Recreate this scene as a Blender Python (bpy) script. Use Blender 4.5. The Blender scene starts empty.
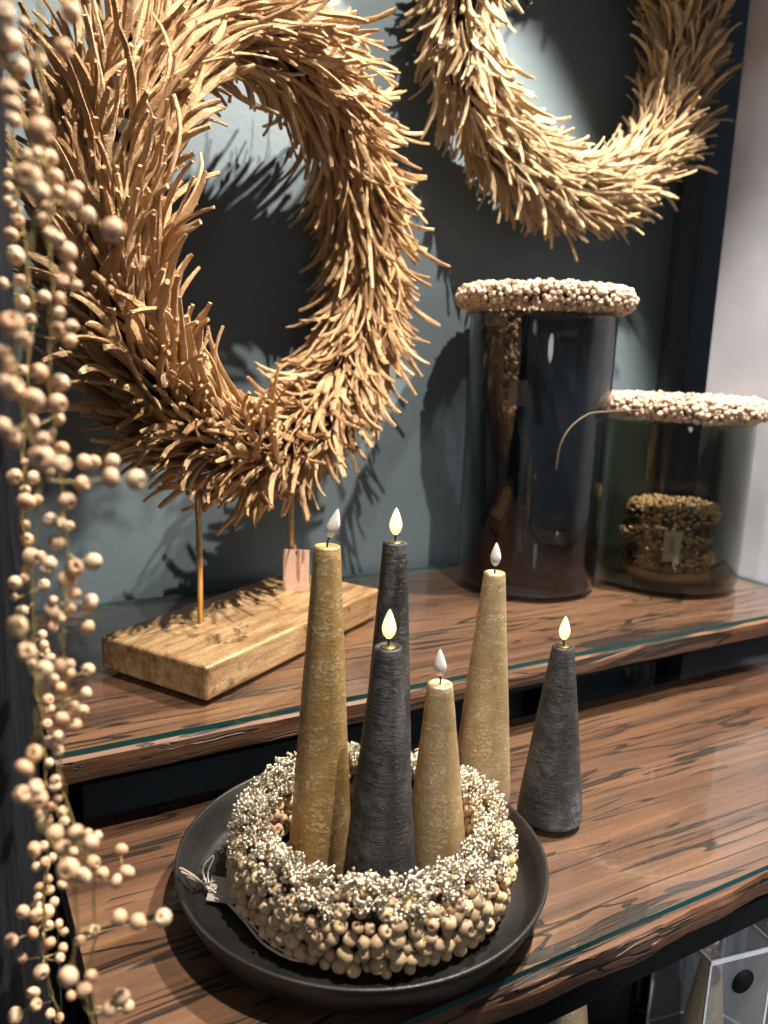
import bpy, bmesh, math, random
from mathutils import Vector, Matrix
PI = math.pi
ZL = 0.80                       # height of the lower table top above the floor; everything below is written relative to it
SC = bpy.context.scene
COL = SC.collection

# ------------------------------------------------------------------ materials
def mat(name):
    m = bpy.data.materials.new(name); m.use_nodes = True
    nt = m.node_tree; nt.nodes.clear()
    out = nt.nodes.new('ShaderNodeOutputMaterial')
    return m, nt, out
def N(nt, t, **kw):
    n = nt.nodes.new(t)
    for k, v in kw.items():
        if k in n.inputs: n.inputs[k].default_value = v
        else: setattr(n, k, v)
    return n
def L(nt, a, b): nt.links.new(a, b)
def ramp(nt, fac, stops, interp='LINEAR'):
    r = nt.nodes.new('ShaderNodeValToRGB'); r.color_ramp.interpolation = interp
    e = r.color_ramp.elements
    e[0].position, e[0].color = stops[0][0], (*stops[0][1], 1)
    e[1].position, e[1].color = stops[-1][0], (*stops[-1][1], 1)
    for p, c in stops[1:-1]:
        x = e.new(p); x.color = (*c, 1)
    if fac is not None: L(nt, fac, r.inputs[0])
    return r
def coords(nt, scale=(1, 1, 1), rot=(0, 0, 0), kind='Object'):
    tc = nt.nodes.new('ShaderNodeTexCoord'); mp = nt.nodes.new('ShaderNodeMapping')
    mp.inputs['Scale'].default_value = scale; mp.inputs['Rotation'].default_value = rot
    L(nt, tc.outputs[kind], mp.inputs['Vector'])
    return mp.outputs[0]
def noise(nt, vec, scale, detail=4, rough=.55, dist=0):
    n = N(nt, 'ShaderNodeTexNoise', Scale=scale, Detail=detail, Roughness=rough, Distortion=dist)
    L(nt, vec, n.inputs['Vector']); return n.outputs['Fac']
def bump(nt, h, strength, dist=.002):
    b = N(nt, 'ShaderNodeBump', Strength=strength, Distance=dist)
    L(nt, h, b.inputs['Height']); return b.outputs[0]
def math_(nt, op, a, b=None, clamp=False):
    m = nt.nodes.new('ShaderNodeMath'); m.operation = op; m.use_clamp = clamp
    for i, v in enumerate((a, b)):
        if v is None: continue
        if isinstance(v, (int, float)): m.inputs[i].default_value = v
        else: L(nt, v, m.inputs[i])
    return m.outputs[0]
def mixc(nt, fac, a, b, blend='MIX'):
    m = nt.nodes.new('ShaderNodeMix'); m.data_type = 'RGBA'; m.blend_type = blend
    for s, v in (('Factor', fac), ('A', a), ('B', b)):
        i = m.inputs[0] if s == 'Factor' else m.inputs[6 if s == 'A' else 7]
        if isinstance(v, (int, float)): i.default_value = v
        elif isinstance(v, tuple): i.default_value = (*v, 1)
        else: L(nt, v, i)
    return m.outputs[2]
def pbr(nt, out, **kw):
    p = nt.nodes.new('ShaderNodeBsdfPrincipled')
    for k, v in kw.items():
        k = k.replace('_', ' ')
        if isinstance(v, (int, float)): p.inputs[k].default_value = v
        elif isinstance(v, tuple): p.inputs[k].default_value = (*v, 1)
        else: L(nt, v, p.inputs[k])
    L(nt, p.outputs[0], out.inputs[0]); return p
def island_random(nt):
    g = nt.nodes.new('ShaderNodeNewGeometry'); o = nt.nodes.new('ShaderNodeObjectInfo')
    return math_(nt, 'FRACT', math_(nt, 'ADD', g.outputs['Random Per Island'], o.outputs['Random']))

def plain(name, col, rough=.5, metal=0, bscale=0, bstr=.2):
    m, nt, out = mat(name)
    v = coords(nt)
    n = noise(nt, v, bscale or 60, 5)
    c = ramp(nt, n, [(.3, tuple(x*.82 for x in col)), (.7, tuple(min(1, x*1.15) for x in col))])
    pbr(nt, out, Base_Color=c.outputs[0], Roughness=rough, Metallic=metal, Normal=bump(nt, n, bstr, .001))
    return m

def wood_mat(name, tilt=0.0, seed=0.0):
    m, nt, out = mat(name)
    R_ = (0, 0, tilt)
    warp = noise(nt, coords(nt, (1.1, 3.5, 3.5)), 1.0, 2)
    def stretched(sc, det, ro, di, s=1.0, off=0):
        v = coords(nt, sc, R_)
        add = nt.nodes.new('ShaderNodeVectorMath'); add.operation = 'ADD'
        cx = nt.nodes.new('ShaderNodeCombineXYZ'); L(nt, math_(nt, 'MULTIPLY', warp, sc[1]*.055), cx.inputs[1]); cx.inputs[0].default_value = seed + off
        L(nt, v, add.inputs[0]); L(nt, cx.outputs[0], add.inputs[1])
        return noise(nt, add.outputs[0], s, det, ro, di)
    broad = stretched((1.3, 9, 9), 5, .55, .5)
    grain = stretched((2.2, 46, 46), 6, .65, .3, off=3)
    fine = stretched((7, 210, 210), 3, .6, .2, off=7)
    c = ramp(nt, broad, [(.28, (.070, .027, .014)), (.45, (.120, .052, .026)), (.60, (.170, .082, .043)), (.78, (.240, .130, .075))]).outputs[0]
    c = mixc(nt, .75, c, mixc(nt, 1.0, c, ramp(nt, grain, [(.32, (.30, .27, .25)), (.5, (1, 1, 1)), (.68, (1.6, 1.56, 1.5))]).outputs[0], 'MULTIPLY'))
    c = mixc(nt, .35, c, mixc(nt, 1.0, c, ramp(nt, fine, [(.3, (.5, .48, .46)), (.7, (1.4, 1.4, 1.4))]).outputs[0], 'MULTIPLY'))
    # deep weathered cracks running with the grain, long and sparse
    k1 = stretched((1.25, 15, 15), 3, .5, .8, off=11)
    k2 = stretched((2.6, 40, 40), 3, .5, .5, off=17)
    w1 = noise(nt, coords(nt, (2.6, 8, 8)), 1.0, 3, .6); w2 = noise(nt, coords(nt, (4.5, 14, 14)), 1.0, 3, .6)
    def crack(k, w, lo, amt, soft):
        band = math_(nt, 'ABSOLUTE', math_(nt, 'SUBTRACT', k, .5))
        width = math_(nt, 'MULTIPLY', math_(nt, 'SUBTRACT', w, lo, True), amt)
        return math_(nt, 'SUBTRACT', 1, math_(nt, 'DIVIDE', band, math_(nt, 'ADD', width, soft)), True), math_(nt, 'GREATER_THAN', width, .001)
    a, ga = crack(k1, w1, .40, .050, .005); b, gb = crack(k2, w2, .42, .065, .007)
    cr = math_(nt, 'MAXIMUM', math_(nt, 'MULTIPLY', a, ga), math_(nt, 'MULTIPLY', b, gb))
    cr2 = math_(nt, 'MULTIPLY', cr, 2.2, True)
    c = mixc(nt, math_(nt, 'MULTIPLY', cr2, .95), c, (.012, .007, .005))
    h = math_(nt, 'SUBTRACT', math_(nt, 'ADD', math_(nt, 'MULTIPLY', grain, .5), math_(nt, 'MULTIPLY', fine, .2)), math_(nt, 'MULTIPLY', cr2, .8))
    pbr(nt, out, Base_Color=c, Roughness=.6, Normal=bump(nt, h, .8, .004))
    return m

def clear_glass(name, tint, ior=1.45, rough=.0, gloss=1.0):
    """thin clear sheet: what is not mirrored passes straight on, tinted"""
    m, nt, out = mat(name)
    f = N(nt, 'ShaderNodeFresnel', IOR=ior)
    bk = nt.nodes.new('ShaderNodeNewGeometry')          # same mirror strength on either side of the sheet
    L(nt, math_(nt, 'ADD', ior, math_(nt, 'MULTIPLY', bk.outputs['Backfacing'], 1/ior - ior)), f.inputs['IOR'])
    t = N(nt, 'ShaderNodeBsdfTransparent', Color=(*tint, 1))
    g = N(nt, 'ShaderNodeBsdfGlossy', Color=(1, 1, 1, 1), Roughness=rough)
    mx = nt.nodes.new('ShaderNodeMixShader')
    L(nt, math_(nt, 'MULTIPLY', f.outputs[0], gloss), mx.inputs[0]); L(nt, t.outputs[0], mx.inputs[1]); L(nt, g.outputs[0], mx.inputs[2])
    L(nt, mx.outputs[0], out.inputs[0]); return m

M = {}
M['wood'] = wood_mat('reclaimed_wood')
M['wood_upper'] = wood_mat('reclaimed_wood_upper', tilt=.02, seed=5.3)
M['glass_top'] = clear_glass('sheet_glass', (.97, .985, .98))
M['vase_glass'] = clear_glass('smoked_olive_glass', (.565, .57, .51), 1.5)
M['vase_glass_blue'] = clear_glass('smoked_grey_glass', (.48, .49, .51), 1.5)
def plastic_mat():
    m = clear_glass('clear_plastic', (.93, .94, .95), 1.5, .08); nt = m.node_tree
    out = [n for n in nt.nodes if n.type == 'OUTPUT_MATERIAL'][0]; src = out.inputs[0].links[0].from_socket
    mx = nt.nodes.new('ShaderNodeMixShader'); mx.inputs[0].default_value = .07  # faint white diffuse stands in for bright highlights on the plastic
    d = N(nt, 'ShaderNodeBsdfDiffuse', Color=(.85, .87, .9, 1))
    L(nt, src, mx.inputs[1]); L(nt, d.outputs[0], mx.inputs[2]); L(nt, mx.outputs[0], out.inputs[0]); return m
M['plastic'] = plastic_mat()
def edge_mat():
    m, nt, out = mat('glass_edge')
    pbr(nt, out, Base_Color=(.012, .075, .078), Roughness=.12, IOR=1.5); return m
M['glass_edge'] = edge_mat()
M['steel'] = plain('black_steel', (.004, .0045, .005), .7, 0, 300, .1)
[n for n in M['steel'].node_tree.nodes if n.type == 'BSDF_PRINCIPLED'][0].inputs['Specular IOR Level'].default_value = .12

def wall_mat():
    m, nt, out = mat('slate_plaster')
    v = coords(nt)
    a = noise(nt, v, 3, 5); b = noise(nt, v, 90, 4, .6)
    c = ramp(nt, a, [(.3, (.082, .116, .140)), (.7, (.118, .160, .188))])
    pbr(nt, out, Base_Color=c.outputs[0], Roughness=.62, Normal=bump(nt, b, .25, .002)); return m
M['wall'] = wall_mat()
M['white_wall'] = plain('grey_white_paint', (.39, .41, .47), .6, 0, 8, .05)
M['trim'] = plain('dark_paint', (.05, .06, .068), .5, 0, 40, .1)
M['floor'] = plain('dark_floor', (.06, .055, .05), .5, 0, 6, .1)
M['board'] = plain('navy_board', (.010, .014, .024), .55, 0, 50, .2)
def panel_mat():
    m, nt, out = mat('black_stained_board')
    g = noise(nt, coords(nt, (60, 60, 3)), 1.5, 6, .65, .5)
    c = ramp(nt, g, [(.3, (.008, .009, .013)), (.7, (.045, .05, .066))])
    pbr(nt, out, Base_Color=c.outputs[0], Roughness=.7, Normal=bump(nt, g, .9, .006)); return m
M['panel'] = panel_mat()

def bead_mat(name, cols, rough=.5):
    m, nt, out = mat(name)
    r = island_random(nt)
    v = coords(nt)
    n = noise(nt, v, 240, 4, .6)
    c = ramp(nt, r, [(i/(len(cols)-1), k) for i, k in enumerate(cols)])
    c2 = mixc(nt, ramp(nt, n, [(.4, (0, 0, 0)), (.75, (.55, .55, .55))]).outputs[0], c.outputs[0], mixc(nt, 1.0, c.outputs[0], (.72, .62, .55), 'MULTIPLY'))
    p = pbr(nt, out, Base_Color=c2, Roughness=rough, Normal=bump(nt, n, .25, .0006))
    return m
M['bead'] = bead_mat('pale_wood_beads', [(.50, .33, .20), (.64, .48, .30), (.70, .56, .37), (.58, .40, .27), (.72, .57, .31), (.44, .30, .22)])
M['bead_pink'] = bead_mat('blush_wood_beads', [(.60, .39, .25), (.67, .47, .31), (.70, .52, .36), (.58, .34, .20), (.69, .49, .33)])
M['bead_vase'] = bead_mat('cream_seed_beads', [(.50, .36, .27), (.64, .50, .36), (.32, .21, .17), (.66, .54, .36), (.42, .30, .26)])
M['bead_brown'] = bead_mat('brown_seed_beads', [(.46, .30, .17), (.60, .42, .26), (.36, .22, .12)])
def glitter_mat():
    m, nt, out = mat('champagne_glitter')
    r = island_random(nt)
    c = ramp(nt, r, [(0, (.50, .43, .31)), (.5, (.74, .68, .55)), (1, (.90, .86, .76))])
    pbr(nt, out, Base_Color=c.outputs[0], Roughness=.24, Metallic=.85); return m
M['glitter'] = glitter_mat()
M['wire'] = plain('gold_wire', (.42, .34, .14), .4, .5, 200, .1)
M['twine'] = plain('pale_twine', (.66, .58, .45), .8, 0, 500, .5)
M['dark_twine'] = plain('brown_twine', (.13, .10, .065), .8, 0, 500, .5)
M['silver_thread'] = plain('silver_thread', (.75, .75, .75), .3, .6, 300, .1)
def straw_mat(name, cols, metal, rough):
    m, nt, out = mat(name)
    r = island_random(nt)
    v = coords(nt)
    n = noise(nt, v, 260, 5, .7)
    n2 = noise(nt, v, 900, 2, .6)
    c = ramp(nt, r, [(i/(len(cols)-1), k) for i, k in enumerate(cols)])
    c = mixc(nt, ramp(nt, n, [(.35, (0, 0, 0)), (.7, (.8, .8, .8))]).outputs[0], c.outputs[0], mixc(nt, 1.0, c.outputs[0], (1.35, 1.32, 1.25), 'MULTIPLY'))
    ro = ramp(nt, n, [(.3, (rough+.25,)*3), (.7, (rough-.1,)*3)])
    gl_ = ramp(nt, n2, [(.54, (0, 0, 0)), (.62, (1, 1, 1))]).outputs[0]            # flecks of glitter stuck on the straw
    ro2 = math_(nt, 'SUBTRACT', ro.outputs[0], math_(nt, 'MULTIPLY', gl_, .18))
    pbr(nt, out, Base_Color=c, Roughness=ro2, Metallic=math_(nt, 'ADD', metal, math_(nt, 'MULTIPLY', gl_, .45 if metal > .12 else .2)), Normal=bump(nt, math_(nt, 'ADD', n, n2), .9, .0045)); return m
M['straw'] = straw_mat('gilded_straw', [(.43, .25, .115), (.60, .39, .21), (.70, .50, .30), (.50, .30, .15)], .15, .48)
M['straw_pale'] = straw_mat('pale_straw', [(.46, .32, .18), (.62, .46, .28), (.69, .54, .35), (.53, .38, .22)], .1, .5)

def gilt_block():
    m, nt, out = mat('gilded_wood')
    v = coords(nt)
    a = noise(nt, coords(nt, (4, 30, 30)), 3, 6, .65); b = noise(nt, v, 420, 3, .7); d = noise(nt, v, 28, 4, .6, 1.0)
    c = ramp(nt, a, [(.3, (.20, .110, .048)), (.5, (.40, .25, .12)), (.7, (.60, .42, .235))])
    c = mixc(nt, ramp(nt, d, [(.30, (1, 1, 1)), (.42, (0, 0, 0))]).outputs[0], c.outputs[0], (.10, .055, .028))
    ro = ramp(nt, b, [(.35, (.25,)*3), (.65, (.6,)*3)])
    pbr(nt, out, Base_Color=c, Roughness=ro.outputs[0], Metallic=.45, Normal=bump(nt, b, .55, .0015)); return m
M['gilt'] = gilt_block()
M['gold_rod'] = plain('brass_rod', (.66, .46, .22), .32, .85, 150, .15)

def candle_gold(name, lo, hi, pale):
    m, nt, out = mat(name)
    v = coords(nt)
    a = noise(nt, coords(nt, (30, 30, 12)), 1.6, 5, .65)
    b = noise(nt, coords(nt, (300, 300, 420)), 1.0, 5, .75)
    s = noise(nt, coords(nt, (24, 24, 70)), 1.2, 5, .7, .6)
    c = ramp(nt, a, [(.3, lo), (.7, hi)])
    fl = math_(nt, 'MULTIPLY', ramp(nt, b, [(.48, (0, 0, 0)), (.60, (1, 1, 1))]).outputs[0], ramp(nt, s, [(.44, (0, 0, 0)), (.60, (1, 1, 1))]).outputs[0])
    c = mixc(nt, fl, c.outputs[0], pale)
    h = math_(nt, 'ADD', math_(nt, 'MULTIPLY', s, .5), math_(nt, 'MULTIPLY', b, .7))
    ro = ramp(nt, fl, [(0, (.42,)*3), (1, (.28,)*3)])
    pbr(nt, out, Base_Color=c, Roughness=ro.outputs[0], Metallic=.45, Normal=bump(nt, h, .75, .0016)); return m
M['candle_gold'] = candle_gold('gold_wax', (.36, .215, .065), (.58, .39, .16), (.84, .70, .45))
M['candle_pale'] = candle_gold('pale_gold_wax', (.44, .30, .14), (.64, .49, .28), (.86, .76, .55))
def candle_black():
    m, nt, out = mat('black_wax')
    a = noise(nt, coords(nt, (18, 18, 16)), 2, 5, .65, .6)
    s = noise(nt, coords(nt, (20, 20, 150)), 1.0, 5, .7, 1.2)
    b = noise(nt, coords(nt, (150, 150, 260)), 2, 4, .7)
    c = ramp(nt, a, [(.36, (.012, .013, .017)), (.50, (.030, .030, .036)), (.66, (.105, .102, .112))])
    line = ramp(nt, math_(nt, 'ABSOLUTE', math_(nt, 'SUBTRACT', s, .52)), [(.012, (.9, .9, .9)), (.04, (0, 0, 0))]).outputs[0]
    c = mixc(nt, line, c.outputs[0], (.008, .008, .010))
    c = mixc(nt, ramp(nt, b, [(.56, (0, 0, 0)), (.72, (.35, .35, .35))]).outputs[0], c, (.22, .21, .22))
    h = math_(nt, 'SUBTRACT', math_(nt, 'MULTIPLY', b, .7), math_(nt, 'MULTIPLY', line, .8))
    pbr(nt, out, Base_Color=c, Roughness=.55, Normal=bump(nt, h, .6, .0016)); return m
M['candle_black'] = candle_black()
def flame_mat(name, col, e, base):
    m, nt, out = mat(name)
    pbr(nt, out, Base_Color=base, Roughness=.35, Emission_Color=col, Emission_Strength=e); return m
M['flame_lit'] = flame_mat('lit_flame', (1.0, .76, .26), 2.1, (.9, .82, .5))
M['flame_off'] = flame_mat('unlit_flame', (1, .97, .9), 0.0, (.86, .84, .80))
M['wick'] = plain('black_wick', (.02, .02, .02), .6)
M['dish'] = plain('gold_cup', (.30, .24, .08), .35, .7)
def tray_mat():
    m, nt, out = mat('black_tray')
    v = coords(nt)
    b = noise(nt, v, 220, 4, .7); a = noise(nt, v, 16, 5, .6)
    c = ramp(nt, a, [(.35, (.014, .014, .014)), (.7, (.032, .031, .03))])
    ro = ramp(nt, a, [(.3, (.30,)*3), (.7, (.48,)*3)])
    pbr(nt, out, Base_Color=c.outputs[0], Roughness=ro.outputs[0], Metallic=.3, Normal=bump(nt, b, .35, .0012)); return m
M['tray'] = tray_mat()
M['tag_pink'] = plain('peach_card', (.80, .56, .46), .7, 0, 300, .05)
M['tag_grey'] = plain('grey_card', (.42, .38, .34), .7, 0, 300, .05)
M['tag_white'] = plain('white_card', (.62, .64, .55), .7, 0, 300, .05)
M['ink'] = plain('dark_ink', (.05, .05, .05), .7)
M['ribbon'] = plain('black_ribbon', (.01, .01, .012), .5)
M['sticker'] = plain('black_sticker', (.008, .008, .008), .6, 0, 300, .05)
[n for n in M['sticker'].node_tree.nodes if n.type == 'BSDF_PRINCIPLED'][0].inputs['Specular IOR Level'].default_value = .1
M['carton'] = plain('black_carton', (.014, .014, .018), .4, 0, 100, .05)
M['fold'] = plain('bright_edge_plastic', (.62, .64, .67), .2, 0, 60, .02)  # pale colour paints the bright edge highlights of the clear plastic
M['label'] = plain('white_label', (.7, .7, .74), .6)

# ------------------------------------------------------------------ mesh helpers
class MB:
    def __init__(s): s.v, s.f, s.mi, s.sm = [], [], [], []
    def add(s, vs, fs, mi=0, smooth=True):
        b = len(s.v); s.v.extend(vs)
        s.f.extend([tuple(i + b for i in f) for f in fs]); s.mi.extend([mi]*len(fs)); s.sm.extend([smooth]*len(fs))
    def box(s, lo, hi, mi=0):
        x0, y0, z0 = lo; x1, y1, z1 = hi
        vs = [(x0,y0,z0),(x1,y0,z0),(x1,y1,z0),(x0,y1,z0),(x0,y0,z1),(x1,y0,z1),(x1,y1,z1),(x0,y1,z1)]
        s.add(vs, [(0,3,2,1),(4,5,6,7),(0,1,5,4),(1,2,6,5),(2,3,7,6),(3,0,4,7)], mi, False)
    def lathe(s, prof, seg=32, o=(0,0,0), mi=0, smooth=True, closed=False):
        n = len(prof); vs = []
        for r, z in prof:
            for k in range(seg):
                a = 2*PI*k/seg; vs.append((o[0]+r*math.cos(a), o[1]+r*math.sin(a), o[2]+z))
        fs = []
        for i in range(n if closed else n-1):
            j = (i+1) % n
            for k in range(seg):
                k2 = (k+1) % seg
                fs.append((i*seg+k, i*seg+k2, j*seg+k2, j*seg+k))
        if not closed:
            if prof[0][0] > 1e-6: fs.append(tuple(range(seg-1, -1, -1)))
            if prof[-1][0] > 1e-6: fs.append(tuple((n-1)*seg+k for k in range(seg)))
        s.add(vs, fs, mi, smooth)
    def tube(s, pts, r, seg=6, mi=0):
        pts = [Vector(p) for p in pts]; n = len(pts); vs = []; fs = []
        ref = Vector((.3, .2, .93))
        for i, p in enumerate(pts):
            d = (pts[min(i+1, n-1)] - pts[max(i-1, 0)])
            d = d.normalized() if d.length > 1e-9 else Vector((0, 0, 1))
            a = d.cross(ref)
            if a.length < 1e-3: a = d.cross(Vector((1, 0, 0)))
            a.normalize(); b = d.cross(a)
            rr = r[i] if isinstance(r, (list, tuple)) else r
            for k in range(seg):
                t = 2*PI*k/seg; vs.append(tuple(p + a*(rr*math.cos(t)) + b*(rr*math.sin(t))))
        for i in range(n-1):
            for k in range(seg):
                k2 = (k+1) % seg; fs.append((i*seg+k, i*seg+k2, (i+1)*seg+k2, (i+1)*seg+k))
        fs.append(tuple(range(seg-1, -1, -1))); fs.append(tuple((n-1)*seg+k for k in range(seg)))
        s.add(vs, fs, mi)
    def mesh(s, name, mats):
        me = bpy.data.meshes.new(name); me.from_pydata(s.v, [], s.f)
        for m in mats: me.materials.append(m)
        me.polygons.foreach_set('material_index', s.mi); me.polygons.foreach_set('use_smooth', s.sm)
        me.update(); return me
    def build(s, name, mats, parent=None, kind=None):
        if not isinstance(mats, (list, tuple)): mats = [mats]
        o = bpy.data.objects.new(name, s.mesh(name, mats)); COL.objects.link(o)
        if parent is not None: o.parent = parent
        if kind: o['kind'] = kind
        return o
def bevel(o, w, seg=2):
    b = o.modifiers.new('bevel', 'BEVEL'); b.width = w; b.segments = seg; b.limit_method = 'ANGLE'; return o
def tag(o, label, cat, group=None):
    o['label'] = label; o['category'] = cat
    if group: o['group'] = group
    return o
def thing(name, loc=(0, 0, 0), rz=0):
    o = bpy.data.objects.new(name, None); o.empty_display_size = .02; COL.objects.link(o)
    o.location = loc; o.rotation_euler = (0, 0, rz); return o
def struct(name, mb, m):
    o = mb.build(name, m); o['kind'] = 'structure'; return o
def smooth_path(pts, sub=4):
    P = [Vector(p) for p in pts]; out = []
    for i in range(len(P)-1):
        a, b, c, d = P[max(i-1, 0)], P[i], P[i+1], P[min(i+2, len(P)-1)]
        for k in range(sub):
            t = k/sub
            out.append(.5*((2*b) + (c-a)*t + (2*a-5*b+4*c-d)*t*t + (3*b-a-3*c+d)*t**3))
    out.append(P[-1]); return out

# a drilled wooden bead of unit radius
def bead_profile():
    pr = [(.24, .45), (.28, .92)]
    for i in range(1, 8):
        t = PI*(.115 + .77*i/8); pr.append((math.sin(t), math.cos(t)))
    pr += [(.28, -.92), (.24, -.45)]
    return pr
BP = bead_profile()
def bead_arrays(seg=12):
    mb = MB(); mb.lathe([(1e-7, .45)] + BP + [(1e-7, -.45)], seg); return mb.v, mb.f
BV, BF = bead_arrays(12)
BVS, BFS = bead_arrays(8)
BVV = [Vector(v) for v in BV]; BVSV = [Vector(v) for v in BVS]
def bead_mesh(m, k):
    rnd = random.Random(k); mb = MB()
    q = (1+rnd.uniform(-.08, .08), 1+rnd.uniform(-.08, .08), 1+rnd.uniform(-.16, .02))
    mb.add([(x*q[0], y*q[1], z*q[2]) for x, y, z in BV], BF); return mb.mesh('bead', [m])
BMESH = {}
def bead_obj(p, r, d, m, parent, rnd, name='bead'):
    k = rnd.randrange(4)
    if (m.name, k) not in BMESH: BMESH[(m.name, k)] = bead_mesh(m, k)
    o = bpy.data.objects.new(name, BMESH[(m.name, k)]); COL.objects.link(o); o.parent = parent
    o.location = p; o.scale = (r, r, r); o.rotation_mode = 'QUATERNION'
    o.rotation_quaternion = Vector(d).to_track_quat('Z', 'Y'); return o
def add_bead(mb, p, r, d, rnd, small=False):
    q = Vector(d).to_track_quat('Z', 'Y').to_matrix() @ Matrix.Diagonal((r*rnd.uniform(.93, 1.07), r*rnd.uniform(.93, 1.07), r*rnd.uniform(.84, 1)))
    p = Vector(p)
    mb.add([tuple(p + q @ v) for v in (BVSV if small else BVV)], BFS if small else BF)
CAM = Vector((0, 0, .42))
def bead_family(beads, m, parent, rnd, limit=100, toward=None, small=False):
    """beads: (pos, radius, axis). The ones that show largest become parts, the rest one filling part."""
    eye = CAM - (parent.location if parent else Vector())
    def seen(b):
        return (b[3] if len(b) > 3 else 0) - (Vector(b[0]) - eye).length
    bs = sorted(beads, key=seen, reverse=True)
    for b in bs[:limit]: bead_obj(b[0], b[1], b[2], m, parent, rnd)
    if len(bs) > limit:
        mb = MB()
        for b in bs[limit:]: add_bead(mb, b[0], b[1], b[2], rnd, small)
        mb.build('bead_filling', m, parent, 'stuff')
def rand_dir(rnd):
    while True:
        v = Vector((rnd.uniform(-1, 1), rnd.uniform(-1, 1), rnd.uniform(-1, 1)))
        if .1 < v.length < 1: return v.normalized()

# ------------------------------------------------------------------ the room
YW = 1.09                                   # back wall face
mb = MB(); mb.box((-1.6, YW, -ZL), (2.4, YW+.1, 1.7)); struct('wall_back', mb, M['wall'])
mb = MB(); mb.box((1.148, -.4, -ZL), (1.33, .930, 1.7)); struct('wall_right', mb, M['white_wall'])
mb = MB(); mb.box((-1.6, .46, -ZL), (.0385, .49, 1.7)); struct('wall_left', mb, M['panel'])
mb = MB(); mb.box((-1.6, -1.6, -ZL-.1), (2.4, YW+.1, -ZL)); struct('floor', mb, M['floor'])
mb = MB(); mb.box((1.205, YW-.018, -ZL), (1.26, YW, 1.7)); struct('trim_1', mb, M['trim'])

# ------------------------------------------------------------------ tables
def live_edge_board(x0, x1, y0, y1, z0, z1, seed, amp=.004):
    """plank with a worn, wavy front edge"""
    rnd = random.Random(seed); mb = MB(); n = 90
    rows = []
    ph = [rnd.uniform(0, 6.28) for _ in range(8)]
    def wob(x, k):
        return amp*(.5*math.sin(x*9+ph[k]) + .3*math.sin(x*23+ph[k+1]) + .25*math.sin(x*61+ph[k+2]) + rnd.uniform(-.12, .12))
    prof = [(0.004, 0.0), (.0005, -.10), (0, -.35), (.001, -.6), (.003, -.85), (.008, -1.0)]
    h = z1 - z0
    vs = []; fs = []
    m = len(prof) + 2
    for i in range(n+1):
        x = x0 + (x1-x0)*i/n
        w = wob(x, 0); w2 = wob(x, 3)
        ring = [(x, y1, z1)]
        for j, (dy, dz) in enumerate(prof):
            ring.append((x, y0 + dy + w*(.5 if j == 0 else 1) + w2*(.9 if j in (2, 3) else .2), z1 + dz*h))
        ring.append((x, y1, z0)); vs += ring
    for i in range(n):
        for j in range(m):
            j2 = (j+1) % m
            fs.append((i*m+j, i*m+j2, (i+1)*m+j2, (i+1)*m+j))
    fs.append(tuple(range(m-1, -1, -1))); fs.append(tuple(n*m+j for j in range(m)))
    mb.add(vs, fs, 0, False); return mb
def glass_sheet(x0, x1, y0, y1, z0, z1, back=1):
    mb = MB(); mb.box((x0, y0, z0), (x1, y1, z1))
    mb.mi = [0, 0, 1, 1, back, 1]; return mb

table = tag(thing('display_table', (.6, .53, -ZL)), 'low display table of cracked brown reclaimed wood on a black steel frame, carrying the tray', 'table')
def rel(root, mb):                        # move world-written coordinates into the thing's own frame
    l = root.location; mb.v = [(x-l.x, y-l.y, z-l.z) for x, y, z in mb.v]; return mb
rel(table, live_edge_board(.066, 1.14, .367, .70, -.038, -.0055, 4)).build('tabletop', M['wood'], table)
fr = MB(); fr.box((.075, .375, -.062), (1.125, .40, -.039)); fr.box((.075, .665, -.062), (1.125, .69, -.039))
fr.box((.075, .40, -.062), (.10, .665, -.039)); fr.box((1.10, .40, -.062), (1.125, .665, -.039))
rel(table, fr).build('steel_frame', M['steel'], table)
for x in (.075, 1.10):
    for y in (.375, .665):
        g = MB(); g.box((x, y, -ZL), (x+.025, y+.025, -.062)); rel(table, g).build('leg', M['steel'], table)
g = glass_sheet(.064, 1.142, .370, .706, -.005, 0, 0)
sheet1 = g.build('glass_sheet', [M['glass_top'], M['glass_edge']])
tag(sheet1, 'clear glass sheet with dark green edge covering the lower wooden table', 'glass', 'glass sheets on the wood')

ZU = .085
riser = tag(thing('display_shelf', (.6, .86, -ZL)), 'raised wooden shelf against the slate wall, carrying both smoked vases and the standing wreath', 'shelf')
rel(riser, live_edge_board(.068, 1.14, .658, 1.075, .053, ZU-.0055, 9, .003)).build('shelf_board', M['wood_upper'], riser)
fr = MB(); fr.box((.075, .745, .004), (.935, .77, .0525)); fr.box((.075, 1.04, .004), (.935, 1.065, .0525)); fr.box((.075, .737, .020), (.935, .745, .023))
rel(riser, fr).build('steel_frame', M['steel'], riser)
for x in (.075, .91):
    for y in (.745, 1.04):
        g = MB(); g.box((x, y, -ZL), (x+.025, y+.025, .004)); rel(riser, g).build('leg', M['steel'], riser)
sheet2 = glass_sheet(.066, 1.142, .661, 1.06, ZU-.005, ZU).build('glass_sheet', [M['glass_top'], M['glass_edge']])
tag(sheet2, 'clear glass sheet with teal edge covering the raised shelf by the wall', 'glass', 'glass sheets on the wood')

low = tag(thing('storage_shelf', (.62, .5, -ZL)), 'dark navy shelf under the table where boxed candles stand', 'shelf')
g = MB(); g.box((.115, .405, -.335), (1.09, .655, -.31)); bevel(rel(low, g).build('shelf_board', M['board'], low), .002)
for x in (.12, 1.06):
    for y in (.41, .62):
        g = MB(); g.box((x, y, -ZL), (x+.025, y+.025, -.335)); rel(low, g).build('leg', M['steel'], low)

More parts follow.
